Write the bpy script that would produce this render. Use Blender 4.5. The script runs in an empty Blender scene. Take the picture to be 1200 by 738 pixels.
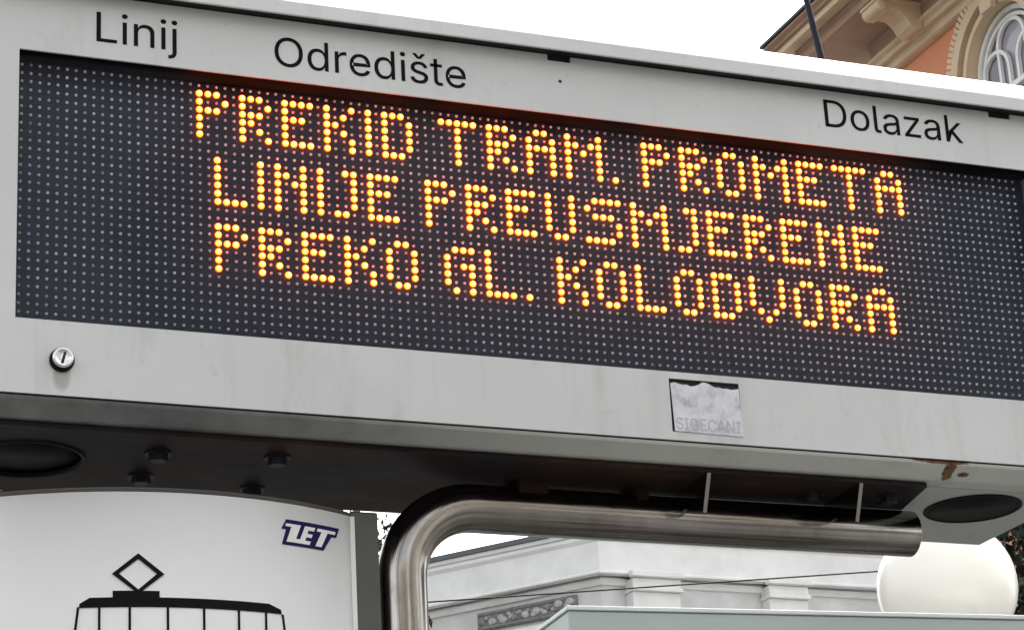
import bpy, bmesh, math, random
from mathutils import Vector, Matrix, geometry
random.seed(7)
scene = bpy.context.scene
col = scene.collection
R = math.radians

# ------------------------------------------------------------------ camera
cam_d = bpy.data.cameras.new('camera')
cam = bpy.data.objects.new('camera', cam_d); col.objects.link(cam)
cam_d.sensor_width = 36.0; cam_d.lens = 90.0
cam_d.clip_start = 0.05; cam_d.clip_end = 2000
rt = Vector((.92774, -.36952, -.05244)); up = Vector((-.08312, -.34155, .93618)); fw = Vector((.36385, .86417, .34759))
cam.matrix_world = Matrix(((rt.x, up.x, -fw.x, -.70124), (rt.y, up.y, -fw.y, -2.53597), (rt.z, up.z, -fw.z, 1.60641), (0, 0, 0, 1)))
scene.camera = cam

# ------------------------------------------------------------------ sky and sun (bright overcast)
world = bpy.data.worlds.new('World'); scene.world = world; world.use_nodes = True
nt = world.node_tree; nt.nodes.clear()
SUN_EL, SUN_AZ = 52.0, 48.0          # sun stands behind thin cloud, beyond the sign to the right
sky = nt.nodes.new('ShaderNodeTexSky'); sky.sky_type = 'NISHITA'; sky.sun_disc = False
sky.sun_elevation = R(SUN_EL); sky.sun_rotation = R(SUN_AZ); sky.dust_density = 5.0; sky.air_density = 1.0
hs = nt.nodes.new('ShaderNodeHueSaturation'); hs.inputs['Saturation'].default_value = 0.15
bg = nt.nodes.new('ShaderNodeBackground'); bg.inputs['Strength'].default_value = 0.15
wo = nt.nodes.new('ShaderNodeOutputWorld')
nt.links.new(sky.outputs[0], hs.inputs['Color']); nt.links.new(hs.outputs[0], bg.inputs[0]); nt.links.new(bg.outputs[0], wo.inputs[0])
sun_d = bpy.data.lights.new('sun', 'SUN'); sun_d.energy = 1.1; sun_d.angle = R(25); sun_d.color = (1, .97, .92)
sun = bpy.data.objects.new('sun', sun_d); col.objects.link(sun)
sun_dir = Vector((math.sin(R(SUN_AZ)) * math.cos(R(SUN_EL)), math.cos(R(SUN_AZ)) * math.cos(R(SUN_EL)), math.sin(R(SUN_EL))))
sun.rotation_euler = sun_dir.to_track_quat('Z', 'Y').to_euler()
scene.view_settings.view_transform = 'Standard'; scene.view_settings.look = 'None'
scene.view_settings.exposure = 1.66; scene.view_settings.gamma = 1.0; scene.view_settings.use_curve_mapping = False
scene.cycles.use_denoising = True
scene.cycles.max_bounces = 8; scene.cycles.transparent_max_bounces = 16

# ------------------------------------------------------------------ helpers
def empty(name, loc, label=None, cat=None, group=None):
    o = bpy.data.objects.new(name, None); col.objects.link(o); o.location = loc; o.empty_display_size = .1
    if label: o['label'] = label
    if cat: o['category'] = cat
    if group: o['group'] = group
    return o

def link(name, me, mat, parent=None, smooth=False):
    if mat is not None and not me.materials: me.materials.append(mat)
    if smooth:
        for p in me.polygons: p.use_smooth = True
    o = bpy.data.objects.new(name, me); col.objects.link(o)
    if parent is not None:
        o.parent = parent
        wl = Vector((0, 0, 0)); q = parent
        while q is not None: wl += q.location; q = q.parent
        o.location = -wl                       # geometry is written in world metres
    return o

def mesh(name, verts, faces):
    me = bpy.data.meshes.new(name); me.from_pydata([tuple(v) for v in verts], [], faces); me.validate(); me.update(); return me

def fix(me):
    bm = bmesh.new(); bm.from_mesh(me); bmesh.ops.recalc_face_normals(bm, faces=bm.faces); bm.to_mesh(me); bm.free(); return me

def box_me(x0, x1, y0, y1, z0, z1, bev=0.0, seg=2, f=None):
    bm = bmesh.new(); bmesh.ops.create_cube(bm, size=1)
    for v in bm.verts: v.co = Vector((x0 + (v.co.x + .5) * (x1 - x0), y0 + (v.co.y + .5) * (y1 - y0), z0 + (v.co.z + .5) * (z1 - z0)))
    if bev: bmesh.ops.bevel(bm, geom=list(bm.edges), offset=bev, segments=seg, affect='EDGES', profile=.5)
    if f:
        for v in bm.verts: v.co = f(v.co)
        bmesh.ops.recalc_face_normals(bm, faces=bm.faces)
    me = bpy.data.meshes.new('box'); bm.to_mesh(me); bm.free(); return me

def box(name, x0, x1, y0, y1, z0, z1, mat, parent=None, bev=0.0, f=None):
    return link(name, box_me(x0, x1, y0, y1, z0, z1, bev, f=f), mat, parent)

def prism_me(loop, a0, a1, to3):
    """closed 2-D loop swept from a0 to a1; to3(p, a) gives a point"""
    n = len(loop); V = [to3(p, a0) for p in loop] + [to3(p, a1) for p in loop]
    F = [[i, (i + 1) % n, n + (i + 1) % n, n + i] for i in range(n)]
    tess = geometry.tessellate_polygon([[Vector((p[0], p[1], 0)) for p in loop]])
    F += [list(t) for t in tess] + [[i + n for i in t] for t in tess]
    return fix(mesh('prism', V, F))

def plate_me(outer, holes, a0, a1, to3):
    """flat plate with real holes"""
    loops = [outer] + holes; flat = [p for l in loops for p in l]; n = len(flat)
    tess = geometry.tessellate_polygon([[Vector((p[0], p[1], 0)) for p in l] for l in loops])
    V = [to3(p, a0) for p in flat] + [to3(p, a1) for p in flat]
    F = [list(t) for t in tess] + [[i + n for i in t] for t in tess]; b = 0
    for l in loops:
        k = len(l); F += [[b + i, b + (i + 1) % k, n + b + (i + 1) % k, n + b + i] for i in range(k)]; b += k
    return fix(mesh('plate', V, F))

XZ = lambda p, a: (p[0], a, p[1])
XY = lambda p, a: (p[0], p[1], a)
YZ = lambda p, a: (a, p[0], p[1])
rect = lambda x0, x1, y0, y1: [(x0, y0), (x1, y0), (x1, y1), (x0, y1)]
circ = lambda cx, cy, r, n=40: [(cx + r * math.cos(2 * math.pi * i / n), cy + r * math.sin(2 * math.pi * i / n)) for i in range(n)]

def tube_me(path, radii, n=24, cap=True):
    V, F = [], []; up_ = None
    for i, p in enumerate(path):
        p = Vector(p); a = Vector(path[max(i - 1, 0)]); b = Vector(path[min(i + 1, len(path) - 1)]); t = (b - a).normalized()
        if up_ is None: up_ = t.orthogonal().normalized()
        up_ = (up_ - t * up_.dot(t)).normalized(); s = t.cross(up_)
        r = radii[i] if isinstance(radii, (list, tuple)) else radii
        V += [p + r * (math.cos(2 * math.pi * k / n) * up_ + math.sin(2 * math.pi * k / n) * s) for k in range(n)]
    for i in range(len(path) - 1):
        F += [[i * n + k, i * n + (k + 1) % n, (i + 1) * n + (k + 1) % n, (i + 1) * n + k] for k in range(n)]
    if cap: F += [list(range(n))[::-1], list(range((len(path) - 1) * n, len(path) * n))]
    return mesh('tube', V, F)

def lathe_me(prof, origin, axis, n=32, cap=True):
    """prof: list of (radius, height along axis)"""
    axis = Vector(axis).normalized(); u = axis.orthogonal().normalized(); w = axis.cross(u); o = Vector(origin); V, F = [], []
    for r, h in prof: V += [o + axis * h + r * (math.cos(2 * math.pi * k / n) * u + math.sin(2 * math.pi * k / n) * w) for k in range(n)]
    for i in range(len(prof) - 1): F += [[i * n + k, i * n + (k + 1) % n, (i + 1) * n + (k + 1) % n, (i + 1) * n + k] for k in range(n)]
    if cap: F += [list(range(n)), list(range((len(prof) - 1) * n, len(prof) * n))]
    return fix(mesh('lathe', V, F))

WORDS = {
 'Linij': ["60,0 60,509 125,509 125,57 361,57 361,0", "446,0 446,379 507,379 507,0", "477,443 468,444 460,446 453,449 447,455 441,461 437,468 435,475 434,483 435,491 437,499 441,506 447,512 453,517 460,521 468,523 477,524 485,523 493,521 500,517 507,512 512,506 516,499 519,491 519,483 519,475 516,468 512,461 507,455 500,449 493,446 485,444", "673,227 673,0 612,0 612,379 671,379 672,287 662,287 672,312 683,332 696,349 712,362 728,372 747,379 766,383 787,384 806,383 823,380 839,376 855,369 868,360 880,349 891,336 900,321 907,304 913,285 916,264 917,240 917,0 856,0 856,235 854,256 850,275 843,291 833,304 820,315 805,323 788,328 770,329 756,328 744,326 732,322 720,317 710,311 701,303 693,293 686,283 680,271 676,257 674,243", "1022,0 1022,379 1083,379 1083,0", "1053,443 1045,444 1037,446 1030,449 1023,455 1018,461 1014,468 1011,475 1011,483 1011,491 1014,499 1018,506 1023,512 1030,517 1037,521 1045,523 1053,524 1061,523 1069,521 1077,517 1083,512 1089,506 1092,499 1095,491 1096,483 1095,475 1092,468 1089,461 1083,455 1077,449 1069,446 1061,444", "1188,379 1250,379 1250,-30 1249,-47 1247,-63 1243,-77 1237,-90 1230,-102 1222,-113 1212,-122 1201,-129 1188,-135 1173,-139 1157,-142 1140,-143 1126,-143 1126,-87 1138,-87 1150,-86 1161,-83 1169,-78 1176,-72 1182,-64 1185,-54 1188,-42 1188,-29", "1219,443 1211,444 1203,446 1196,449 1189,455 1184,461 1180,468 1178,475 1177,483 1178,491 1180,499 1184,506 1189,512 1196,517 1203,521 1211,523 1219,524 1228,523 1236,521 1243,517 1249,512 1255,506 1259,499 1261,491 1262,483 1261,475 1259,468 1255,461 1249,455 1243,449 1236,446 1228,444"],
 'Odredište': ["267,-7 235,-5 205,1 177,11 150,25 126,42 105,63 86,88 70,115 57,146 48,179 42,215 40,254 42,293 48,329 57,362 70,393 86,421 105,445 126,466 150,484 177,498 205,508 235,514 267,516 299,514 329,508 357,498 384,484 408,466 429,445 448,421 464,393 477,362 486,329 491,293 493,254 491,215 486,179 477,146 464,115 448,88 429,63 408,42 384,25 357,11 329,1 299,-5", "267,53 289,54 310,59 330,66 349,76 367,89 383,105 396,123 408,144 418,168 425,194 429,223 430,254 429,286 425,314 418,341 408,365 396,386 383,404 367,420 349,433 330,443 310,450 289,454 267,456 245,454 223,450 203,443 184,433 167,420 151,404 137,385 125,364 116,340 109,314 105,285 103,254 105,223 109,194 116,168 125,144 137,123 151,105 167,89 184,76 203,66 223,59 245,54", "729,-8 706,-7 684,-2 664,5 645,16 628,29 612,45 599,64 588,84 579,108 573,133 569,160 567,189 569,218 573,245 579,270 588,293 599,313 613,332 628,347 645,361 664,371 684,378 706,383 729,384 746,384 761,381 774,378 786,373 797,367 806,360 814,353 821,346 840,319 844,319 844,509 905,509 905,0 846,0 846,59 840,59 820,31 813,24 805,17 796,10 786,4 774,-1 760,-5 745,-7", "738,47 754,48 770,51 784,57 796,65 808,75 817,86 826,100 833,115 838,132 842,150 844,169 845,189 844,210 842,229 838,247 833,263 826,278 818,291 808,302 797,312 784,320 770,325 755,329 738,330 721,329 705,325 691,319 678,311 667,301 657,290 648,276 642,261 636,245 633,227 630,209 630,189 630,170 633,151 636,133 642,117 649,101 657,88 667,76 678,66 691,57 705,51 721,48", "1010,0 1010,379 1069,379 1069,321 1073,321 1079,335 1088,347 1098,358 1110,367 1124,375 1138,380 1154,384 1171,385 1187,384 1201,384 1201,322 1188,324 1165,326 1152,325 1139,323 1128,319 1117,315 1107,309 1098,301 1090,293 1083,284 1078,273 1074,262 1072,250 1071,237 1071,0", "1429,-8 1402,-7 1377,-2 1355,6 1334,16 1315,30 1299,46 1284,64 1272,85 1263,108 1256,132 1252,159 1251,187 1252,215 1256,242 1263,267 1272,290 1284,311 1298,329 1314,346 1332,359 1352,370 1374,378 1397,383 1422,384 1437,384 1453,382 1468,379 1483,374 1497,368 1511,361 1524,351 1536,341 1547,329 1557,315 1566,299 1574,282 1580,263 1584,242 1587,219 1588,194 1588,169 1292,169 1292,221 1555,221 1526,202 1526,220 1523,237 1520,254 1515,269 1508,282 1500,294 1490,305 1479,314 1467,321 1453,326 1438,329 1422,330 1405,329 1390,326 1376,321 1363,313 1352,304 1342,294 1333,282 1326,270 1320,256 1316,241 1314,226 1313,211 1313,178 1314,157 1316,139 1321,122 1327,106 1335,92 1345,80 1356,70 1368,61 1381,55 1396,50 1412,47 1429,46 1440,47 1451,48 1461,50 1470,53 1479,56 1488,61 1495,66 1502,73 1508,80 1514,88 1519,96 1522,105 1582,91 1577,77 1570,63 1562,51 1552,39 1541,29 1528,19 1514,11 1499,4 1483,-1 1466,-5 1448,-7", "1816,-8 1793,-7 1771,-2 1751,5 1732,16 1715,29 1700,45 1687,64 1675,84 1666,108 1660,133 1656,160 1655,189 1656,218 1660,245 1666,270 1675,293 1687,313 1700,332 1715,347 1733,361 1751,371 1772,378 1793,383 1816,384 1833,384 1848,381 1862,378 1874,373 1884,367 1893,360 1901,353 1908,346 1927,319 1931,319 1931,509 1992,509 1992,0 1933,0 1933,59 1927,59 1908,31 1901,24 1893,17 1883,10 1873,4 1861,-1 1848,-5 1833,-7", "1825,47 1842,48 1857,51 1871,57 1884,65 1895,75 1905,86 1913,100 1920,115 1925,132 1929,150 1932,169 1932,189 1932,210 1929,229 1926,247 1920,263 1913,278 1905,291 1895,302 1884,312 1871,320 1857,325 1842,329 1825,330 1808,329 1792,325 1778,319 1765,311 1754,301 1744,290 1736,276 1729,261 1724,245 1720,227 1718,209 1717,189 1718,170 1720,151 1724,133 1729,117 1736,101 1745,88 1754,76 1766,66 1779,57 1793,51 1808,48", "2098,0 2098,379 2159,379 2159,0", "2129,443 2120,444 2113,446 2105,449 2099,455 2093,461 2089,468 2087,475 2086,483 2087,491 2089,499 2093,506 2099,512 2105,517 2113,521 2120,523 2129,524 2137,523 2145,521 2152,517 2159,512 2164,506 2168,499 2171,491 2171,483 2171,475 2168,468 2164,461 2159,455 2152,449 2145,446 2137,444", "2394,-8 2375,-7 2357,-5 2340,-2 2324,3 2309,10 2296,18 2284,27 2273,38 2264,50 2257,63 2251,78 2247,94 2306,107 2310,92 2317,79 2325,69 2336,60 2348,54 2361,49 2376,46 2393,45 2412,46 2429,50 2443,55 2456,62 2466,71 2474,81 2478,91 2480,103 2479,112 2476,121 2472,129 2466,136 2458,142 2448,147 2437,151 2424,155 2361,170 2337,177 2316,186 2298,196 2284,208 2273,222 2265,237 2260,255 2258,274 2260,290 2263,305 2269,319 2277,332 2287,343 2298,354 2312,363 2327,370 2343,377 2361,381 2379,384 2399,384 2418,384 2435,381 2451,378 2466,372 2479,366 2491,358 2501,349 2511,339 2519,328 2525,316 2531,303 2536,290 2480,277 2476,288 2470,298 2463,307 2454,316 2444,323 2431,328 2416,331 2399,333 2383,332 2368,329 2355,324 2343,317 2333,308 2326,299 2322,289 2320,277 2321,267 2324,258 2329,250 2336,243 2344,237 2355,232 2368,227 2383,223 2441,209 2465,202 2486,194 2504,183 2518,171 2529,158 2537,142 2541,125 2543,107 2542,90 2538,75 2532,61 2524,47 2514,35 2502,24 2487,15 2471,6 2454,0 2435,-5 2415,-7", "2349,529 2398,469 2446,529 2507,529 2507,526 2427,435 2369,435 2288,526 2288,529", "2780,379 2780,327 2583,327 2583,379", "2642,471 2703,471 2703,98 2703,86 2705,76 2708,68 2713,61 2719,56 2726,53 2736,51 2747,50 2762,51 2778,54 2790,2 2769,-3 2745,-4 2722,-3 2701,2 2684,10 2669,21 2657,35 2648,52 2643,71 2642,93", "3016,-8 2989,-7 2965,-2 2942,6 2921,16 2902,30 2886,46 2872,64 2860,85 2850,108 2844,132 2840,159 2838,187 2839,215 2843,242 2850,267 2859,290 2871,311 2885,329 2901,346 2919,359 2939,370 2961,378 2984,383 3009,384 3025,384 3040,382 3055,379 3070,374 3084,368 3098,361 3111,351 3123,341 3135,329 3145,315 3154,299 3161,282 3167,263 3172,242 3174,219 3175,194 3175,169 2879,169 2879,221 3142,221 3114,202 3113,220 3111,237 3107,254 3102,269 3095,282 3087,294 3077,305 3067,314 3054,321 3041,326 3026,329 3009,330 2993,329 2977,326 2963,321 2950,313 2939,304 2929,294 2920,282 2913,270 2907,256 2903,241 2901,226 2900,211 2900,178 2901,157 2904,139 2908,122 2914,106 2922,92 2932,80 2943,70 2955,61 2969,55 2983,50 2999,47 3016,46 3028,47 3038,48 3048,50 3058,53 3067,56 3075,61 3082,66 3089,73 3096,80 3101,88 3106,96 3110,105 3169,91 3164,77 3157,63 3149,51 3139,39 3128,29 3115,19 3102,11 3087,4 3070,-1 3053,-5 3035,-7"],
 'Dolazak': ["219,0 96,0 96,57 215,57 244,58 272,63 296,70 318,81 337,94 354,110 368,128 379,149 388,172 394,198 398,226 399,255 398,285 394,312 388,337 379,361 368,381 354,399 338,415 320,428 299,438 275,446 249,450 221,452 93,452 93,509 225,509 261,507 294,501 325,492 353,478 377,461 399,441 418,418 433,391 446,361 455,329 460,293 462,255 460,217 455,181 446,149 433,119 417,92 398,68 376,48 351,31 322,17 291,8 256,2", "125,509 125,0 60,0 60,509", "709,-8 684,-7 661,-2 639,6 619,16 601,30 584,46 570,64 558,85 549,108 542,133 538,159 536,187 538,216 542,243 549,268 558,291 570,312 584,330 601,346 619,360 639,371 661,378 684,383 709,384 735,383 758,378 780,371 801,360 819,346 836,330 850,312 862,291 871,268 878,243 882,216 883,187 882,159 878,133 871,108 862,85 850,64 836,46 819,30 801,16 780,6 758,-2 735,-7", "709,46 728,48 744,51 759,57 772,66 784,76 794,89 802,102 809,117 815,134 818,151 821,169 821,187 821,206 818,224 815,242 809,258 802,274 794,287 784,300 772,310 759,319 744,325 728,329 709,330 691,329 675,325 660,319 647,310 636,300 626,287 617,274 611,258 605,242 602,224 599,206 598,187 599,169 602,151 605,134 611,117 617,102 626,89 636,76 647,66 660,57 675,51 691,48", "1057,-2 1036,-1 1018,3 1003,10 991,20 982,33 975,47 971,65 970,84 970,509 1031,509 1031,99 1031,87 1033,77 1035,68 1038,62 1042,58 1047,54 1055,53 1064,52 1078,53 1087,54 1098,3 1079,-1", "1266,-9 1249,-8 1232,-5 1216,-1 1201,5 1187,12 1174,22 1164,32 1154,45 1147,58 1141,73 1138,90 1137,108 1138,123 1140,138 1144,150 1150,161 1157,171 1165,179 1174,187 1184,193 1195,199 1207,203 1219,207 1232,211 1285,220 1340,227 1372,235 1382,255 1382,257 1381,268 1380,279 1377,288 1373,297 1368,304 1362,311 1355,317 1346,322 1337,326 1326,329 1315,330 1302,331 1289,330 1277,329 1266,326 1256,322 1224,301 1207,274 1147,291 1155,308 1164,322 1174,335 1185,346 1198,355 1211,364 1225,370 1240,375 1255,379 1270,382 1285,384 1300,384 1346,379 1358,376 1369,372 1381,367 1392,360 1403,353 1413,343 1421,333 1429,320 1435,306 1440,290 1442,272 1443,251 1443,0 1383,0 1383,52 1379,52 1358,25 1351,18 1342,12 1333,6 1322,1 1310,-3 1297,-6 1282,-8", "1277,45 1293,46 1308,49 1322,53 1334,59 1345,66 1355,74 1363,83 1370,93 1375,104 1379,115 1381,126 1382,138 1382,190 1366,182 1338,176 1307,171 1282,168 1241,159 1232,155 1223,150 1216,145 1210,139 1205,132 1201,124 1199,115 1198,105 1199,95 1201,87 1204,79 1208,72 1214,66 1220,61 1228,56 1236,52 1245,49 1255,47 1266,46", "1537,0 1537,46 1750,320 1750,323 1544,323 1544,379 1828,379 1828,331 1622,60 1622,56 1834,56 1834,0", "2036,-9 2018,-8 2002,-5 1986,-1 1970,5 1956,12 1944,22 1933,32 1924,45 1916,58 1911,73 1908,90 1906,108 1907,123 1910,138 1914,150 1919,161 1926,171 1934,179 1943,187 1954,193 1965,199 1976,203 1989,207 2001,211 2054,220 2110,227 2141,235 2152,255 2152,257 2151,268 2149,279 2147,288 2143,297 2138,304 2132,311 2124,317 2116,322 2106,326 2096,329 2084,330 2072,331 2059,330 2047,329 2035,326 2025,322 1994,301 1976,274 1917,291 1924,308 1933,322 1943,335 1955,346 1967,355 1980,364 1994,370 2009,375 2024,379 2039,382 2055,384 2070,384 2115,379 2127,376 2139,372 2151,367 2162,360 2172,353 2182,343 2191,333 2198,320 2205,306 2209,290 2212,272 2213,251 2213,0 2153,0 2153,52 2149,52 2128,25 2120,18 2112,12 2102,6 2091,1 2079,-3 2066,-6 2052,-8", "2046,45 2063,46 2078,49 2092,53 2104,59 2115,66 2125,74 2133,83 2139,93 2145,104 2149,115 2151,126 2152,138 2152,190 2136,182 2107,176 2076,171 2052,168 2010,159 2001,155 1993,150 1986,145 1980,139 1974,132 1971,124 1969,115 1968,105 1969,95 1970,87 1974,79 1978,72 1983,66 1990,61 1997,56 2006,52 2015,49 2025,47 2035,46", "2375,137 2375,212 2386,212 2550,379 2625,379 2449,199 2442,199", "2318,0 2318,509 2379,509 2379,0", "2559,0 2413,186 2456,229 2637,0"],
 'SIGECANI': ["224,-9 197,-8 172,-4 149,1 128,9 108,19 91,31 76,45 64,60 54,77 46,96 41,115 38,137 104,137 107,123 110,110 116,98 123,88 132,79 142,71 154,64 166,59 180,55 194,52 209,50 224,49 241,50 257,52 272,55 286,60 299,66 311,74 321,82 329,92 336,102 341,114 345,126 346,139 345,151 342,161 338,171 332,179 325,186 316,193 307,199 296,205 245,222 184,239 154,249 128,260 105,274 86,289 71,307 60,326 54,348 52,372 53,393 58,413 65,431 75,448 87,463 102,476 119,488 138,498 158,506 180,511 203,514 227,516 252,514 275,511 296,505 316,498 334,488 351,476 365,463 377,449 387,433 394,415 399,397 401,378 337,378 334,396 326,412 316,426 302,437 286,447 267,453 247,457 225,459 209,458 194,456 180,452 167,448 156,442 145,435 136,427 129,418 123,409 118,398 116,387 115,376 116,363 119,352 124,342 131,334 139,326 148,319 158,313 169,308 212,293 264,279 312,264 324,258 336,252 347,245 359,238 369,229 379,220 387,209 395,198 401,185 405,171 407,155 408,139 407,118 403,99 396,81 386,64 374,48 360,34 343,21 323,11 302,2 278,-4 252,-8", "478,0 478,57 565,57 565,452 478,452 478,509 716,509 716,452 629,452 629,57 716,57 716,0", "1016,-7 983,-5 952,1 923,11 896,25 872,43 851,64 832,88 816,116 804,146 795,179 789,215 787,254 789,293 795,329 804,362 816,393 832,421 851,445 872,466 896,484 922,498 950,508 980,514 1012,516 1032,515 1051,513 1069,509 1087,504 1105,497 1121,489 1136,480 1150,469 1163,458 1176,445 1186,431 1196,416 1205,401 1212,384 1217,367 1221,349 1155,349 1151,361 1146,372 1140,383 1134,393 1127,403 1120,411 1112,420 1103,427 1094,434 1084,439 1073,444 1062,448 1051,452 1038,454 1026,455 1012,456 990,454 969,450 949,443 930,432 913,419 897,404 884,385 872,364 863,340 856,314 852,285 850,254 852,223 856,194 863,168 872,145 884,124 898,105 913,90 931,76 951,66 971,59 993,54 1016,53 1037,54 1056,57 1075,63 1092,71 1107,81 1121,93 1133,107 1143,123 1151,141 1157,160 1161,180 1162,202 1181,199 1030,199 1030,256 1225,256 1225,200 1223,170 1218,141 1210,115 1198,91 1183,69 1166,50 1146,33 1124,19 1099,8 1073,0 1045,-5", "1327,0 1327,509 1640,509 1640,452 1392,452 1392,286 1623,286 1623,229 1392,229 1392,57 1643,57 1643,0", "1953,-7 1921,-5 1891,1 1863,11 1836,25 1812,42 1790,63 1772,88 1756,115 1743,146 1734,179 1728,215 1726,254 1728,293 1734,329 1743,362 1756,393 1772,421 1790,445 1812,466 1836,484 1863,498 1891,508 1921,514 1953,516 1972,515 1991,513 2009,509 2026,504 2043,498 2059,490 2074,481 2088,471 2101,460 2113,447 2124,433 2134,418 2142,402 2149,385 2155,367 2159,348 2094,348 2091,361 2087,373 2081,384 2075,395 2068,404 2061,413 2052,421 2043,428 2033,435 2023,440 2012,445 2001,449 1990,452 1978,454 1966,455 1953,456 1930,454 1909,450 1889,443 1869,432 1852,419 1836,403 1823,385 1811,364 1801,340 1795,314 1791,285 1789,254 1791,223 1795,194 1802,168 1811,145 1823,123 1837,105 1852,89 1870,76 1889,66 1909,59 1931,54 1953,53 1966,53 1978,55 1990,57 2001,60 2012,64 2023,69 2033,74 2043,81 2052,88 2061,96 2068,105 2075,114 2081,125 2087,136 2091,148 2094,160 2159,160 2155,142 2149,124 2142,107 2134,91 2124,76 2113,62 2101,49 2088,38 2074,28 2059,19 2043,11 2026,5 2009,0 1991,-4 1972,-6", "2212,0 2397,509 2472,509 2659,0 2591,0 2483,302 2460,372 2428,478 2441,478 2409,371 2386,302 2281,0", "2306,142 2306,199 2566,199 2566,142", "2736,0 2736,509 2812,509 3019,183 3038,151 3063,107 3089,55 3081,54 3076,108 3075,157 3074,195 3074,509 3139,509 3139,0 3062,0 2878,290 2853,331 2824,381 2783,452 2795,454 2798,384 2800,328 2801,291 2801,0", "3230,0 3230,57 3317,57 3317,452 3230,452 3230,509 3468,509 3468,452 3382,452 3382,57 3468,57 3468,0"]}

def text_me(word, x0, x1, z, y, cap, depth=.0006):
    """flat print: grotesque letter outlines, run from x0 to x1 on the face with the given cap height"""
    loops = [[tuple(int(v) for v in q.split(',')) for q in l.split()] for l in WORDS[word]]
    lo = min(p[0] for l in loops for p in l); hi = max(p[0] for l in loops for p in l); k = (x1 - x0) / (hi - lo); kz = cap / 509.0
    loops = [[(x0 + (p[0] - lo) * k, z + p[1] * kz) for p in l] for l in loops]
    def inside(p, l):
        r = False
        for i in range(len(l)):
            a, b = l[i - 1], l[i]
            if (a[1] > p[1]) != (b[1] > p[1]) and p[0] < a[0] + (p[1] - a[1]) / (b[1] - a[1]) * (b[0] - a[0]): r = not r
        return r
    kids = {i: [j for j in range(len(loops)) if j != i and inside(loops[j][0], loops[i])] for i in range(len(loops))}
    holes = {j for v in kids.values() for j in v}; bm = bmesh.new()
    for i in range(len(loops)):
        if i not in holes: bm.from_mesh(plate_me(loops[i], [loops[j] for j in kids[i]], y, y - depth, XZ))
    me = bpy.data.meshes.new('word'); bm.to_mesh(me); bm.free(); return me

# ------------------------------------------------------------------ materials
def nodes(name):
    m = bpy.data.materials.new(name); m.use_nodes = True; t = m.node_tree; b = t.nodes['Principled BSDF']; return m, t, b

def tex_noise(t, scale, detail=4, rough=.55, stretch=None, coord='Object'):
    tc = t.nodes.new('ShaderNodeTexCoord'); n = t.nodes.new('ShaderNodeTexNoise')
    n.inputs['Scale'].default_value = scale; n.inputs['Detail'].default_value = detail; n.inputs['Roughness'].default_value = rough
    if stretch:
        mp = t.nodes.new('ShaderNodeMapping'); mp.inputs['Scale'].default_value = stretch
        t.links.new(tc.outputs[coord], mp.inputs[0]); t.links.new(mp.outputs[0], n.inputs['Vector'])
    else: t.links.new(tc.outputs[coord], n.inputs['Vector'])
    return n.outputs['Fac']

def ramp(t, fac, stops):
    r = t.nodes.new('ShaderNodeValToRGB'); e = r.color_ramp.elements
    while len(e) < len(stops): e.new(.5)
    for k, (p, c) in enumerate(stops): e[k].position = p; e[k].color = (*c, 1) if len(c) == 3 else c
    t.links.new(fac, r.inputs[0]); return r.outputs[0]

def mixc(t, fac, a, b, mode='MIX'):
    m = t.nodes.new('ShaderNodeMix'); m.data_type = 'RGBA'; m.blend_type = mode
    for s, v in ((m.inputs[0], fac), (m.inputs[6], a), (m.inputs[7], b)):
        if isinstance(v, (int, float)): s.default_value = v
        elif isinstance(v, tuple): s.default_value = (*v, 1)
        else: t.links.new(v, s)
    return m.outputs[2]

def mth(t, op, a, b=0.0, c=None):
    m = t.nodes.new('ShaderNodeMath'); m.operation = op
    for s, v in zip(m.inputs, (a, b) if c is None else (a, b, c)):
        if isinstance(v, (int, float)): s.default_value = v
        else: t.links.new(v, s)
    return m.outputs[0]

def bump(t, b, h, strength=.1, dist=.001):
    bn = t.nodes.new('ShaderNodeBump'); bn.inputs['Strength'].default_value = strength; bn.inputs['Distance'].default_value = dist
    t.links.new(h, bn.inputs['Height']); t.links.new(bn.outputs[0], b.inputs['Normal'])

def plain(name, c, rough=.6, metal=0.0, var=.12, scale=6.0, bmp=.05, dist=.002, spec=None):
    m, t, b = nodes(name)
    n = tex_noise(t, scale)
    lo = tuple(x * (1 - var) for x in c); hi = tuple(min(1, x * (1 + var)) for x in c)
    t.links.new(ramp(t, n, [(.3, lo), (.7, hi)]), b.inputs['Base Color'])
    b.inputs['Roughness'].default_value = rough; b.inputs['Metallic'].default_value = metal
    if spec is not None: b.inputs['Specular IOR Level'].default_value = spec
    if bmp: bump(t, b, tex_noise(t, scale * 8), bmp, dist)
    return m

def pos(t):
    g = t.nodes.new('ShaderNodeNewGeometry'); s = t.nodes.new('ShaderNodeSeparateXYZ'); t.links.new(g.outputs['Position'], s.inputs[0]); return s.outputs

def soft_spot(t, P, cx, cz, rx, rz):
    """1 inside an ellipse in X/Z, fading to 0 at its rim"""
    dx = mth(t, 'DIVIDE', mth(t, 'SUBTRACT', P[0], cx), rx); dz = mth(t, 'DIVIDE', mth(t, 'SUBTRACT', P[2], cz), rz)
    d = mth(t, 'ADD', mth(t, 'MULTIPLY', dx, dx), mth(t, 'MULTIPLY', dz, dz))
    return mth(t, 'MAXIMUM', mth(t, 'SUBTRACT', 1.0, d), 0.0)

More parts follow.
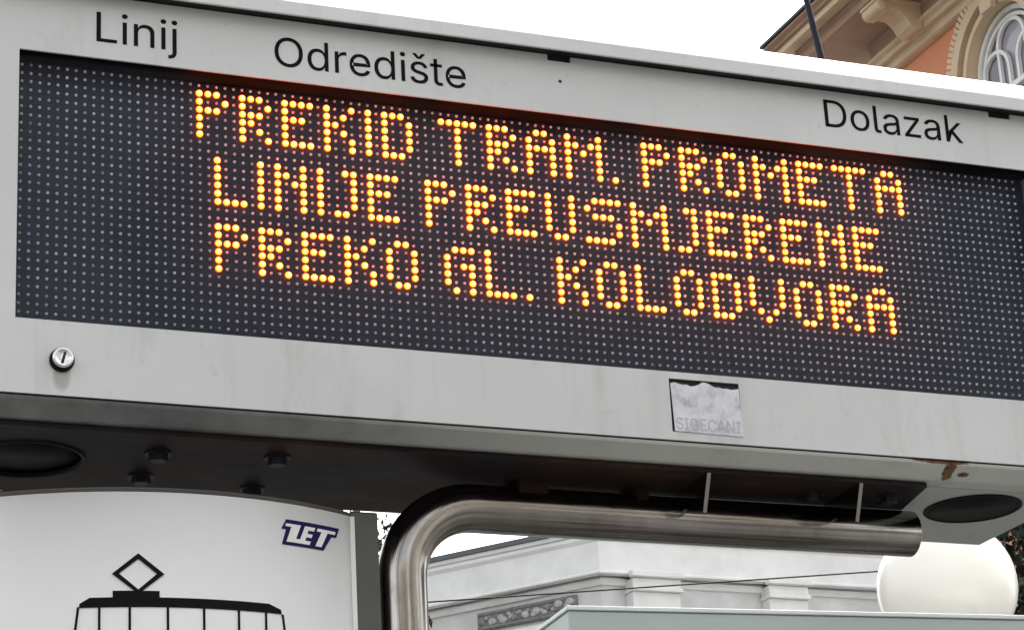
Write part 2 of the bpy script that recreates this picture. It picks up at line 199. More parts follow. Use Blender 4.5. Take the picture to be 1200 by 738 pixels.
def housing_paint(name, c, rust_shade=False):
    m, t, b = nodes(name); P = pos(t)
    n1 = tex_noise(t, 3.0, 6, .6); n2 = tex_noise(t, 9.0, 8, .7, (1, 1, .25)); n3 = tex_noise(t, 60, 3, .6)
    base = mixc(t, ramp(t, n1, [(.35, (0, 0, 0)), (.7, (1, 1, 1))]), tuple(x * .93 for x in c), tuple(x * 1.04 for x in c))
    grime = ramp(t, n2, [(.56, (0, 0, 0)), (.75, (1, 1, 1))])
    base = mixc(t, mth(t, 'MULTIPLY', grime, .34), base, (.26, .25, .22))
    fine = ramp(t, n3, [(.66, (0, 0, 0)), (.72, (1, 1, 1))])
    base = mixc(t, mth(t, 'MULTIPLY', fine, .12), base, (.2, .19, .17))
    runs = ramp(t, tex_noise(t, 26, 4, .6, (1, 1, .05)), [(.60, (0, 0, 0)), (.72, (1, 1, 1))])
    base = mixc(t, mth(t, 'MULTIPLY', mth(t, 'MULTIPLY', runs, n1), .30), base, (.30, .29, .26))
    # drip stain under the cam lock
    stain = mth(t, 'MINIMUM', mth(t, 'MULTIPLY', soft_spot(t, P, -.1595, 2.500, .011, .018), .75), .5)
    base = mixc(t, stain, base, (.16, .16, .15))
    if rust_shade:
        side = mth(t, 'MINIMUM', mth(t, 'MAXIMUM', mth(t, 'MULTIPLY', mth(t, 'SUBTRACT', .52, P[0]), 1.9), 0.0), 1.0)  # shade towards the left end, painted into the bevel colour
        left_shade = mth(t, 'MULTIPLY', side, mth(t, 'ADD', mth(t, 'MULTIPLY', n2, .8), .42))
        base = mixc(t, mth(t, 'MINIMUM', left_shade, .95), base, (.045, .043, .05))
        nr = tex_noise(t, 60, 9, .8, (1, 1, 2.2))
        for cx, cz, rx, rz, k in ((.900, 2.4775, .055, .0042, 1.35), (.914, 2.4690, .013, .011, 1.1), (.934, 2.4668, .014, .004, 1.0)):
            s = mth(t, 'MULTIPLY', soft_spot(t, P, cx, cz, rx, rz), k)
            rm = ramp(t, mth(t, 'MULTIPLY', s, mth(t, 'ADD', mth(t, 'MULTIPLY', nr, 2.0), -.30)), [(.40, (0, 0, 0)), (.50, (1, 1, 1))])
            rc = ramp(t, tex_noise(t, 120, 5), [(.35, (.03, .016, .009)), (.52, (.20, .095, .035)), (.66, (.06, .035, .02))])
            base = mixc(t, rm, base, rc)
    t.links.new(base, b.inputs['Base Color'])
    t.links.new(mth(t, 'ADD', mth(t, 'MULTIPLY', n2, .25), .32), b.inputs['Roughness'])
    bump(t, b, tex_noise(t, 220, 2), .06, .0006)
    return m

M = {}
M['face'] = housing_paint('pale grey housing paint', (.63, .648, .635))
M['lower'] = housing_paint('pale grey housing paint rusted and shaded', (.56, .58, .54), rust_shade=True)
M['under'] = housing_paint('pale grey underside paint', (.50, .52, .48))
M['inside'] = plain('black interior', (.012, .012, .014), .7, var=.2)
M['reveal'] = plain('dark recess lining', (.004, .005, .009), .85, spec=.06)
M['end_lining'] = plain('blue grey end lining', (.16, .19, .23), .5)
M['black_print'] = plain('black print', (.008, .008, .009), .85, var=.1, bmp=0, spec=.12)
M['rubber'] = plain('black rubber', (.008, .008, .009), .6, spec=.15)
M['chrome'] = plain('worn chrome', (.75, .75, .74), .18, 1.0, scale=40, bmp=.04, dist=.0005)
M['bolt'] = plain('dark zinc bolt', (.016, .016, .021), .5, .4, scale=40)
M['speaker'] = plain('speaker cloth', (.006, .007, .011), .8, scale=90, bmp=.3, spec=.08)
M['canopy'] = housing_paint('pale canopy paint', (.66, .68, .67))

def mat_board():
    m, t, b = nodes('led board mask'); n = tex_noise(t, 90, 3)
    t.links.new(ramp(t, n, [(.3, (.005, .009, .021)), (.7, (.009, .014, .031))]), b.inputs['Base Color'])
    b.inputs['Roughness'].default_value = .55; return m
M['board'] = mat_board()

def mat_unlit():
    m, t, b = nodes('unlit led lens with painted glint'); g = t.nodes.new('ShaderNodeNewGeometry')
    t.links.new(ramp(t, g.outputs['Random Per Island'], [(0, (.40, .43, .48)), (.25, (.62, .65, .70)), (1, (.92, .94, .98))]), b.inputs['Base Color'])  # whitish body colour stands in for the sky glint on each lens
    b.inputs['Roughness'].default_value = .22; return m
M['unlit'] = mat_unlit()

def mat_lit():
    """glowing lens: hottest over the chip, deep amber at the rim of the lens (radius kept in a mesh attribute)"""
    m, t, b = nodes('amber led lens')
    a = t.nodes.new('ShaderNodeAttribute'); a.attribute_name = 'lens_radius'
    c = ramp(t, a.outputs['Fac'], [(.0, (1, .31, .095)), (.5, (1, .215, .034)), (.80, (1, .115, .006)), (1, (1, .058, .0012))])
    b.inputs['Base Color'].default_value = (.5, .2, .02, 1)
    g = t.nodes.new('ShaderNodeNewGeometry')
    t.links.new(mth(t, 'ADD', mth(t, 'MULTIPLY', g.outputs['Random Per Island'], 3.0), 3.4), b.inputs['Emission Strength'])
    t.links.new(c, b.inputs['Emission Color']); return m
M['lit'] = mat_lit()

def mat_glass(name, tint=(1, 1, 1), rough=.02, ior=1.45):
    m = bpy.data.materials.new(name); m.use_nodes = True; t = m.node_tree; t.nodes.clear()
    o = t.nodes.new('ShaderNodeOutputMaterial'); fr = t.nodes.new('ShaderNodeFresnel'); fr.inputs[0].default_value = ior
    tr = t.nodes.new('ShaderNodeBsdfTransparent'); tr.inputs[0].default_value = (*tint, 1)
    gl = t.nodes.new('ShaderNodeBsdfGlossy'); gl.inputs['Roughness'].default_value = rough
    mx = t.nodes.new('ShaderNodeMixShader'); t.links.new(fr.outputs[0], mx.inputs[0]); t.links.new(tr.outputs[0], mx.inputs[1]); t.links.new(gl.outputs[0], mx.inputs[2])
    t.links.new(mx.outputs[0], o.inputs[0]); return m
M['glass'] = mat_glass('display pane', (.95, .96, .98), .04, 1.13)

def mat_steel(name, along):
    m, t, b = nodes(name)
    n = tex_noise(t, 5, 7, .65); g = tex_noise(t, 26, 6, .7)
    c = mixc(t, ramp(t, n, [(.35, (0, 0, 0)), (.7, (1, 1, 1))]), (.31, .29, .265), (.52, .505, .475))
    if along:
        at = t.nodes.new('ShaderNodeAttribute'); at.attribute_name = 'tube_coord'
        mp = t.nodes.new('ShaderNodeMapping'); mp.inputs['Scale'].default_value = (.55, 1.5, 1.5); t.links.new(at.outputs['Vector'], mp.inputs[0])
        sn = t.nodes.new('ShaderNodeTexNoise'); sn.inputs['Scale'].default_value = 1.6; sn.inputs['Detail'].default_value = 5; sn.inputs['Roughness'].default_value = .72
        t.links.new(mp.outputs[0], sn.inputs['Vector'])
        c = mixc(t, ramp(t, sn.outputs['Fac'], [(.38, (1, 1, 1)), (.58, (0, 0, 0))]), c, (.105, .094, .082))  # dark bands of reflection painted along the pipe
        bump(t, b, sn.outputs['Fac'], .25, .0020)
    c = mixc(t, mth(t, 'MULTIPLY', ramp(t, g, [(.5, (0, 0, 0)), (.75, (1, 1, 1))]), .5), c, (.15, .11, .07))
    t.links.new(c, b.inputs['Base Color']); b.inputs['Metallic'].default_value = 1
    t.links.new(mth(t, 'ADD', mth(t, 'MULTIPLY', g, .18), .07), b.inputs['Roughness']); return m
M['steel'] = mat_steel('brushed stainless pipe with painted reflections', True); M['steel_plate'] = mat_steel('stainless plate', False)

def mat_mount():
    m, t, b = nodes('dark steel plate with painted reflections'); n = tex_noise(t, 7, 6, .65, (1, 2.6, 1)); n2 = tex_noise(t, 3, 4)
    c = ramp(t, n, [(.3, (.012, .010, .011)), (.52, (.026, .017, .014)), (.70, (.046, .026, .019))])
    t.links.new(mixc(t, ramp(t, n2, [(.45, (0, 0, 0)), (.65, (1, 1, 1))]), c, (.018, .020, .030)), b.inputs['Base Color'])  # brown and blue-grey reflections painted into the plate colour
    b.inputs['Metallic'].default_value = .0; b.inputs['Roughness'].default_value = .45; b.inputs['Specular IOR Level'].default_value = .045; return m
M['mount'] = mat_mount()

# ------------------------------------------------------------------ ground
g = link('ground', mesh('ground', [(-300, -300, 0), (300, -300, 0), (300, 400, 0), (-300, 400, 0)], [[0, 1, 2, 3]]), plain('grey asphalt paving', (.075, .073, .07), .85, scale=.6, bmp=.3, dist=.01))
g['kind'] = 'structure'

# ------------------------------------------------------------------ passenger information display
X0, X1 = -.236, 1.116                 # ends of the housing
OX0, OX1, OZ0, OZ1 = -.209, 1.0845, 2.562, 2.874   # display opening
FY = -.030                            # front of the face
sign = empty('information_display', (.44, .1, 2.44), 'long pale grey passenger information display with glowing amber dot-matrix text', 'display board')

slots = [rect(.4177, .4475, 2.9415, 2.9492), rect(1.0262, 1.0585, 2.9415, 2.9492)]
label_hole = rect(.5448, .6350, 2.4895, 2.5538)
outer = [(X0, 2.4795), (X1, 2.4795), (X1, 2.9500), (X0, 2.9500)]
# the two slots are notches in the top edge of the face
outer = [(X0, 2.4795), (X1, 2.4795), (X1, 2.9500), (1.0585, 2.9500), (1.0585, 2.9428), (1.0262, 2.9428), (1.0262, 2.9500),
         (.4478, 2.9500), (.4478, 2.9425), (.4177, 2.9425), (.4177, 2.9500), (X0, 2.9500)]
ff = link('front_frame', plate_me(outer, [rect(OX0, OX1, OZ0, OZ1), label_hole, circ(.4325, 2.9168, .0024, 14)], FY, -.0275, XZ), M['face'], sign)
# lining of the display recess
for nm, a in (('recess_lining', (OX0 - .003, OX1 + .003, -.0274, .004, OZ1, OZ1 + .003)), ('recess_lining', (OX0 - .003, OX1 + .003, -.0274, .004, OZ0 - .003, OZ0)),
              ('recess_lining', (OX0 - .003, OX0, -.0274, .004, OZ0 + .0002, OZ1 - .0002)), ('recess_lining', (OX1, OX1 + .003, -.0274, .004, OZ0 + .0002, OZ1 - .0002))):
    box(nm, *a, M['reveal'] if a[0] < 1 else M['end_lining'], sign)
# dark core behind the face (what shows through slots and gaps)
box('core', X0 + .004, X1 - .004, .010, .235, 2.466, 2.985, M['inside'], sign)
box('core_liner', X0 + .004, X1 - .004, -.0262, .0095, 2.880, 2.968, M['inside'], sign)
box('core_liner', X0 + .004, X1 - .004, -.0262, .0095, 2.484, 2.556, M['inside'], sign)
# canopy over the face
can = [(-.0500, 2.9475), (-.0505, 2.9482), (-.0505, 2.9640), (-.0490, 2.9665), (-.0200, 2.9990), (-.0120, 3.0030), (.2500, 3.0120), (.2500, 2.9860), (-.0260, 2.9850), (-.0475, 2.9640), (-.0475, 2.9475)]
link('canopy', prism_me(can, X0 - .006, X1 + .006, YZ), M['canopy'], sign)
box('canopy_gap_shade', X0 + .004, X1 - .004, -.0473, -.0264, 2.9515, 2.9640, M['inside'], sign)  # black strip standing in for the shade in the gap under the canopy
# lower bevel and side cheeks
bev = [(-.0285, 2.4775), (-.0265, 2.4740), (-.0060, 2.4622), (-.0035, 2.4612), (.0200, 2.4612), (.0200, 2.4700), (-.0100, 2.4775)]
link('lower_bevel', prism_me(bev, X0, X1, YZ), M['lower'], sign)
for a, b_ in ((X0, X0 + .0035), (X1 - .0035, X1)): box('end_cheek', a, b_, -.0272, .2445, 2.4785, 2.9755, M['face'], sign)
box('back_panel', X0 + .004, X1 - .004, .2400, .2445, 2.4700, 2.9800, M['face'], sign)
SPK = [(-.168, .115, .066), (1.012, .091, .061)]
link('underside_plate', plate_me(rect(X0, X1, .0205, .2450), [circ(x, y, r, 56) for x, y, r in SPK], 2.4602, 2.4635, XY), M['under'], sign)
for x, y, r in SPK:
    sp = link('loudspeaker', lathe_me([(r - .0005, .0), (r - .0005, .004), (r - .006, .0048), (r - .009, .010), (r * .45, .0145), (.0, .0150)][:5], (x, y, 2.4590), (0, 0, 1), 56), M['rubber'], sign, True)
    link('speaker_rim', lathe_me([(r + .0005, 0), (r + .0005, .0012), (r - .0015, .0022), (r - .0045, .0016), (r - .0050, -.002)], (x, y, 2.4600 if x > 0 else 2.4545), (0, 0, -1), 56, False), M['rubber'], sp, True)
    link('speaker_cloth', lathe_me([(r - .008, .0), (r - .010, .0012), (.004, .0020)], (x, y, 2.4645), (0, 0, -1), 56), M['speaker'], sp, True)

# printed headings
def heading(s, x0, x1, z, cap):
    o = link('heading_text', text_me(s, x0, x1, z, FY - .0002, cap, .0003), M['black_print'], sign)
    o['label'] = 'black printed word ' + s
heading('Linij', -.1243, -.0327, 2.8940, .0362)
heading('Odredište', .0802, .3120, 2.8915, .0362)
heading('Dolazak', .7870, .9838, 2.9010, .0366)

# cam lock
lk = link('cam_lock', lathe_me([(.0132, 0), (.0132, .004), (.0120, .0050), (.0120, .0052)], (-.1597, FY + .001, 2.5180), (0, -1, 0), 32), M['rubber'], sign, True)
link('cylinder', lathe_me([(.0112, 0), (.0112, .0035), (.0098, .0050), (.0080, .0046), (.0072, .0040), (.003, .0040)], (-.1597, FY - .0040, 2.5190), (0, -1, 0), 32), M['chrome'], lk, True)
kh = box_me(-.0014, .0014, -.0016, 0, -.0056, .0056, .0004)
for v in kh.vertices:
    x, z = v.co.x, v.co.z; a = R(-14); v.co.x = -.1590 + x * math.cos(a) - z * math.sin(a); v.co.z = 2.5192 + x * math.sin(a) + z * math.cos(a); v.co.y += FY - .0078
link('keyhole', kh, M['inside'], lk)

# paper label in its holder
pl = []
tz = [2.5475, 2.5490, 2.5478, 2.5466, 2.5472, 2.5452, 2.5462, 2.5482, 2.5518, 2.5512, 2.5490, 2.5464, 2.5468, 2.5456, 2.5462, 2.5450, 2.5458, 2.5470]
xs = [.5460 + i * (.6335 - .5460) / (len(tz) - 1) for i in range(len(tz))]
def mat_paper():
    m, t, b = nodes('weathered paper'); n = tex_noise(t, 30, 6, .7); n2 = tex_noise(t, 90, 4)
    c = ramp(t, n, [(.36, (.42, .43, .50)), (.5, (.66, .66, .70)), (.62, (.74, .73, .76))])
    t.links.new(mixc(t, mth(t, 'MULTIPLY', ramp(t, n2, [(.6, (0, 0, 0)), (.7, (1, 1, 1))]), .25), c, (.35, .36, .44)), b.inputs['Base Color'])
    b.inputs['Roughness'].default_value = .8; bump(t, b, n, .5, .003); return m
loop = [(.5476, 2.4900), (.6350, 2.4888)] + list(zip(xs[::-1], tz[::-1]))
pap = link('paper_label', prism_me(loop, -.0312, -.0305, XZ), mat_paper(), sign)
pap['label'] = 'torn white paper label on the lower band'
link('label_print', text_me('SIGECANI', .5495, .6320, 2.4925, -.0313, .0140, .0002), plain('faded grey print', (.46, .46, .50), .8, bmp=0), pap)
box('holder_back', .5440, .6360, -.0260, -.0255, 2.4880, 2.5550, M['inside'], sign)

# led board
board = box('led_board', OX0 + .0005, OX1 - .0005, .0005, .0045, OZ0 + .0005, OZ1 - .0005, M['board'], sign)
FONT = {'P': "XXX.|X..X|XXX.|X...|X...|X...", 'R': "XXX.|X..X|XXX.|XX..|X.X.|X..X", 'E': "XXXX|X...|XXX.|X...|X...|XXXX",
 'K': "X..X|X.X.|XX..|X.X.|X..X|X..X", 'I': "X|X|X|X|X|X", 'D': "XXX.|X..X|X..X|X..X|X..X|XXX.", 'T': "XXXXX|..X..|..X..|..X..|..X..|..X..",
 'A': ".XX.|X..X|XXXX|X..X|X..X|X..X", 'M': "X...X|XX.XX|X.X.X|X...X|X...X|X...X", '.': ".|.|.|.|.|X", 'O': ".XX.|X..X|X..X|X..X|X..X|.XX.",
 'L': "X...|X...|X...|X...|X...|XXXX", 'N': "X..X|XX.X|X.XX|X..X|X..X|X..X", 'J': ".XX|..X|..X|..X|..X|XX.", 'U': "X..X|X..X|X..X|X..X|X..X|.XX.",
 'S': ".XXXX|X....|.XXX.|....X|....X|XXXX.", 'G': ".XXX|X...|X.XX|X..X|X..X|.X.X", 'V': "X...X|X...X|X...X|X...X|.X.X.|..X.."}
LINES = [("PREKID TRAM. PROMETA", 0, 0), ("LINIJE PREUSMJERENE", 2, 8), ("PREKO GL. KOLODVORA", 2, 16)]
Z00 = 2.860
def dome(cx, cz, r, h, n, rings, V, F, A):
    b = len(V); V.append((cx, -h, cz)); A.append(0.0)
    for i in range(1, rings + 1):
        a = math.pi / 2 * i / rings; rr = r * math.sin(a); y = -h * math.cos(a)
        for k in range(n): V.append((cx + rr * math.cos(2 * math.pi * k / n), y, cz + rr * math.sin(2 * math.pi * k / n))); A.append(math.sin(a))
    F += [[b, b + 1 + (k + 1) % n, b + 1 + k] for k in range(n)]
    for i in range(rings - 1):
        s = b + 1 + i * n; F += [[s + k, s + (k + 1) % n, s + n + (k + 1) % n, s + n + k] for k in range(n)]
lit = set()
for text, c, r in LINES:
    for ch in text:
        if ch == ' ': c += 2; continue
        gl = FONT[ch].split('|'); V, F, A = [], [], []
        for j, row in enumerate(gl):
            for i, q in enumerate(row):
                if q == 'X': lit.add((c + i, r + j)); dome((c + i) * .01, Z00 - (r + j) * .01, .0038, .0034, 14, 4, V, F, A)
        me = fix(mesh('letter', V, F)); at = me.attributes.new('lens_radius', 'FLOAT', 'POINT'); at.data.foreach_set('value', A)
        o = link('glowing_letter' if ch != '.' else 'glowing_full_stop', me, M['lit'], board, True)
        c += len(gl[0]) + 1
V, F, A = [], [], []
for c in range(-20, 108):
    for r in range(-1, 30):
        if (c, r) not in lit: dome(c * .01 + random.uniform(-.0002, .0002), Z00 - r * .01 + random.uniform(-.0002, .0002), .0018, .0023, 8, 2, V, F, A)
un = link('unlit_leds', mesh('unlit', V, F), M['unlit'], board, True); un['kind'] = 'stuff'
box('display_pane', OX0 - .002, OX1 + .002, -.0240, -.0210, OZ0 - .002, OZ1 + .002, M['glass'], sign)

# antenna on the canopy
link('antenna', tube_me([(.8775, .1, 3.008), (.868, .1, 3.068), (.855, .1, 3.150), (.832, .1, 3.300)], [.0050, .0048, .0040, .0030], 12), plain('dark antenna', (.010, .010, .018), .6, spec=.25), sign, True)

# ------------------------------------------------------------------ bent support pole with its mounting plate
pole = empty('support_pole', (.2565, .1, 0), 'bent stainless steel pipe post carrying the display from below', 'post')
RB = .088; pr = .0282; zc = 2.4235
path = [(.2565, .1, .0), (.2565, .1, 1.0), (.2565, .1, 2.0), (.2565, .1, zc - RB)]
for i in range(1, 17):
    a = math.pi / 2 * i / 16; path.append((.2565 + RB - RB * math.cos(a), .1, zc - RB + RB * math.sin(a)))
path += [(.5, .1, zc), (.7, .1, zc), (.9235, .1, zc + .001), (.9255, .1, zc + .001)]
pipe_me = tube_me(path, [pr] * (len(path) - 1) + [pr - .003], 40)
tc_, acc = [], 0.0
for i, p in enumerate(path):
    if i: acc += (Vector(p) - Vector(path[i - 1])).length
    tc_ += [v for k in range(40) for v in (acc, math.cos(2 * math.pi * k / 40), math.sin(2 * math.pi * k / 40))]
pipe_me.attributes.new('tube_coord', 'FLOAT_VECTOR', 'POINT').data.foreach_set('vector', tc_)
link('pipe', pipe_me, M['steel'], pole, True)
link('base_flange', lathe_me([(.12, 0), (.12, .014), (.045, .016), (.032, .05)], (.2565, .1, 0), (0, 0, 1)), M['steel_plate'], pole)
mp = [(-.234, .004), (.895, .004), (.915, .100), (.372, .106), (.360, .236), (-.234, .236)]
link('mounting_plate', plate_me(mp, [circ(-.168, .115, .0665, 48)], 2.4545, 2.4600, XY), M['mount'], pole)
for x in (.605, .806):
    link('gusset', prism_me([(.005, 2.4545), (.095, 2.4545), (.095, 2.444), (.079, 2.434), (.072, 2.430), (.024, 2.412)], x - .0024, x + .0024, YZ), M['steel_plate'], pole)
for x0, x1 in ((.395, .432), (.545, .560)): box('standoff', x0, x1, .075, .125, 2.4400, 2.4543, M['mount'], pole, .001)
BOLTS = [(-.032, .066), (-.030, .152), (.099, .054), (.105, .174), (.768, .060), (.868, .050)]
def bolt_me(x, y):
    hexp = [(.0125, 0), (.0125, .0012)]
    bm = lathe_me([(.0150, 0), (.0150, .0016), (.0149, .0017)], (x, y, 2.4545), (0, 0, -1), 20)
    return bm
for x, y in BOLTS:
    w = link('bolt', bolt_me(x, y), M['bolt'], pole)
    link('bolt_head', lathe_me([(.0105, 0), (.0105, .0065), (.0092, .0076), (.002, .0076)], (x, y, 2.4528), (0, 0, -1), 6), M['bolt'], w)

# ------------------------------------------------------------------ curved stop panel under the display
CX, CY, CR = -.005, .425, .400
def cyl(u, z, d=0.0):
    a = u / CR; return (CX + (CR + d) * math.sin(a), CY - (CR + d) * math.cos(a), z)
def curved(loop, d0, d1, step=.008):
    """a 2-D outline (arc length, height) wrapped round the panel as a thin print"""
    tess = geometry.tessellate_polygon([[Vector((p[0], p[1], 0)) for p in loop]])
    bm = bmesh.new(); vs = [bm.verts.new((p[0], p[1], 0)) for p in loop]
    for t in tess: bm.faces.new([vs[i] for i in t])
    u0, u1 = min(p[0] for p in loop), max(p[0] for p in loop); n = int((u1 - u0) / step)
    for k in range(1, n + 1):
        bmesh.ops.bisect_plane(bm, geom=list(bm.verts) + list(bm.edges) + list(bm.faces), plane_co=(u0 + k * (u1 - u0) / (n + 1), 0, 0), plane_no=(1, 0, 0))
    r = bmesh.ops.extrude_face_region(bm, geom=list(bm.faces)); top = {v for v in r['geom'] if isinstance(v, bmesh.types.BMVert)}
    for v in bm.verts: v.co = Vector(cyl(v.co.x, v.co.y, d1 if v in top else d0))
    bmesh.ops.recalc_face_normals(bm, faces=bm.faces); me = bpy.data.meshes.new('print'); bm.to_mesh(me); bm.free(); return me
def curved_bar(u0, u1, z0, z1, d0, d1, n=40):
    V, F = [], []
    for i in range(n + 1):
        u = u0 + (u1 - u0) * i / n; V += [cyl(u, z0, d0), cyl(u, z1, d0), cyl(u, z1, d1), cyl(u, z0, d1)]
    for i in range(n):
        a, b = 4 * i, 4 * i + 4; F += [[a + k, a + (k + 1) % 4, b + (k + 1) % 4, b + k] for k in range(4)]
    F += [[0, 1, 2, 3], [4 * n + k for k in (3, 2, 1, 0)]]
    return fix(mesh('bar', V, F))
stop = empty('stop_sign_panel', (-.005, .1, 0), 'curved white stop panel with black tram pictogram below the display', 'sign')
HW, HL = .2025, .226              # arc length to the right and to the left edge
M['panel_white'] = plain('satin white panel', (.84, .84, .825), .45, var=.03, scale=4, bmp=.02)
M['panel_trim'] = plain('dark panel trim', (.045, .045, .042), .45)
M['panel_side'] = plain('grey aluminium profile', (.10, .10, .092), .45, .5)
link('panel_face', curved_bar(-HL, HW, 1.10, 2.3985, -.005, 0), M['panel_white'], stop, True)
link('top_trim', curved_bar(-HL, HW, 2.3990, 2.4020, -.012, .0008), M['panel_trim'], stop)
link('top_bead', curved_bar(-HL, HW, 2.4022, 2.4042, -.016, -.003), M['panel_side'], stop)
for s in (-1, 1):
    e = cyl(HW if s > 0 else -HL, 0); x = e[0]
    a0, a1 = (x + .0015, x + .034) if s > 0 else (x - .034, x - .0015)
    box('edge_profile', a0, a1, e[1] + .003, e[1] + .045, 1.08, 2.4060, M['panel_side'], stop, .002)
    box('edge_bead', x - (.001 if s > 0 else .0045), x + (.0045 if s > 0 else .001), e[1] - .0012, e[1] + .0028, 1.09, 2.3980, M['panel_white'], stop)
link('back_panel', fix(mesh('bp', [cyl(-HL, 1.1, -.02), cyl(HW, 1.1, -.02), cyl(HW, 2.39, -.02), cyl(-HL, 2.39, -.02), (-.19, .13, 1.1), (.18, .13, 1.1), (.18, .13, 2.39), (-.19, .13, 2.39)],
     [[0, 1, 5, 4], [2, 3, 7, 6], [4, 5, 6, 7], [0, 4, 7, 3], [1, 2, 6, 5]])), M['panel_side'], stop)
for z in (1.25, 2.20): box('clamp', .180, .240, .098, .118, z, z + .05, M['bolt'], stop, .002)
# tram pictogram
pic = link('tram_pictogram', curved([(-.1201, 2.2725), (-.1197, 2.2768), (-.1092, 2.2831), (.0857, 2.2836), (.1001, 2.2785), (.1013, 2.2737)], .0002, .0007), M['black_print'], stop)
link('pantograph_base', curved([(-.0854, 2.2828), (-.0365, 2.2828), (-.0365, 2.2902), (-.0854, 2.2902)], .0003, .0008), M['black_print'], pic)
O_ = [(-.0588, 2.3307), (-.0314, 2.3085), (-.0588, 2.2868), (-.0861, 2.3086)]; I_ = [(-.0588, 2.3248), (-.0391, 2.3087), (-.0588, 2.2916), (-.0790, 2.3088)]
for k in range(4):
    j = (k + 1) % 4; link('pantograph_arm', curved([O_[k], O_[j], I_[j], I_[k]], .00035 + .00002 * k, .0009 + .00002 * k), M['black_print'], pic)
for u, s in ((-.0992, 0), (-.0677, 0), (-.0278, 0), (.0111, 0), (.0500, 0), (.0819, 0), (-.1225, -.008), (.1040, .008)):
    w = .0013; link('window_pillar', curved([(u - w + s, 2.195), (u + w + s, 2.195), (u + w - s * .2, 2.2734), (u - w - s * .2, 2.2734)], .0002, .0007), M['black_print'], pic)
link('tram_body', curved([(-.133, 2.110), (.114, 2.110), (.114, 2.195), (-.133, 2.195)], .0002, .0007), M['black_print'], pic)
for u in (-.07, .05): link('tram_wheel', curved(circ(u, 2.106, .018, 24), .0004, .0009), M['black_print'], pic)
# operator logo, upper right
lg = lambda L: [(.1031 + (a - 160) / 1148 * .158 * 1.0, 2.3801 - (b - 150) / 738 * .098) for a, b in L]
navy = plain('navy print', (.020, .012, .085), .8, bmp=0, spec=.15)
logo = link('operator_logo', curved([(.1094, 2.3803), (.1834, 2.3806), (.1786, 2.3694), (.1712, 2.3690), (.1592, 2.3519), (.1034, 2.3517), (.1090, 2.3688), (.1031, 2.3692)], .0002, .0007, .004), navy, stop)
logo['label'] = 'navy outlined operator logo ZET'
wht = M['panel_white']
def lt(name, L): link(name, curved(L, .0008, .0011, .004), wht, logo)
lt('letter_z', [(.1088, 2.3756), (.1284, 2.3756), (.1215, 2.3598), (.1268, 2.3598), (.1268, 2.3552), (.1090, 2.3552), (.1158, 2.3724), (.1080, 2.3724)])
lt('letter_e', [(.1268, 2.3552), (.1395, 2.3552), (.1412, 2.3593), (.1335, 2.3593), (.1352, 2.3634), (.1425, 2.3634), (.1440, 2.3674), (.1368, 2.3674), (.1384, 2.3714), (.1462, 2.3714), (.1480, 2.3756), (.1340, 2.3756), (.1268, 2.3598)])
lt('letter_t', [(.1515, 2.3756), (.1775, 2.3756), (.1762, 2.3722), (.1655, 2.3722), (.1560, 2.3552), (.1476, 2.3552), (.1568, 2.3722), (.1500, 2.3722)])

# ------------------------------------------------------------------ shelter roof beside the stop
def az(d): return Vector((math.sin(R(d)), math.cos(R(d)), 0))
shelter = empty('shelter', (1.294, 2.0, 0), 'grey-green flat shelter roof in front of the globe lamp', 'shelter')
M['shelter'] = plain('grey green roof paint', (.40, .455, .435), .42, var=.06, scale=3)
M['shelter_lip'] = plain('pale roof edging', (.66, .70, .68), .4, var=.05)
A0 = Vector((1.294, 2.0, 0)); fd = az(95); sd = az(3.5)
FS = lambda t, n, z: A0 + fd * t + sd * n + Vector((0, 0, z))
fsm = lambda co: FS(co.x, co.y, co.z)
box('roof_slab', 0, 3.4, 0, 1.5, 2.62, 2.815, M['shelter'], shelter, .004, f=fsm)
box('roof_edging', -.004, 3.404, -.004, 1.504, 2.8155, 2.8245, M['shelter_lip'], shelter, .002, f=fsm)
for t_, n_ in ((.12, .12), (3.28, .12), (.12, 1.38), (3.28, 1.38)): box('shelter_post', t_ - .04, t_ + .04, n_ - .04, n_ + .04, 0, 2.6195, M['shelter'], shelter, .004, f=fsm)
pane = mat_glass('shelter glass', (.85, .9, .88))
box('back_pane', .17, 3.23, 1.376, 1.384, .25, 2.3, pane, shelter, f=fsm)

# ------------------------------------------------------------------ globe street lamp
GP = Vector((3.719, 4.446, 3.597)); GR = .2275
lamp = empty('globe_lamp', (GP.x, GP.y, 0), 'white opal globe street lamp behind the shelter roof', 'street lamp')
prof = [(GR * math.sin(math.pi * i / 40), -GR * math.cos(math.pi * i / 40)) for i in range(3, 40)] + [(.002, GR)]
def mat_opal():
    m, t, b = nodes('opal globe'); b.inputs['Base Color'].default_value = (.90, .865, .80, 1); b.inputs['Roughness'].default_value = .22
    b.inputs['Subsurface Weight'].default_value = .35; b.inputs['Subsurface Radius'].default_value = (.2, .18, .15); b.inputs['Subsurface Scale'].default_value = .3; return m
link('globe', lathe_me(prof, GP, (0, 0, 1), 64), mat_opal(), lamp, True)
dk = plain('dark green lamp paint', (.03, .035, .03), .4)
link('collar', lathe_me([(.05, 0), (.075, .02), (.07, .06), (.1, .09)], (GP.x, GP.y, GP.z - GR - .07), (0, 0, 1)), dk, lamp, True)
link('lamp_post', tube_me([(GP.x, GP.y, 0), (GP.x, GP.y, .6), (GP.x, GP.y, .62), (GP.x, GP.y, GP.z - GR - .06)], [.09, .08, .05, .04], 20), dk, lamp, True)

# ------------------------------------------------------------------ overhead wire
w0, w1 = Vector((-10.0, 9, 3.30)), Vector((26.0, 9, 7.1))
wp = [w0 + (w1 - w0) * (i / 40) for i in range(41)]
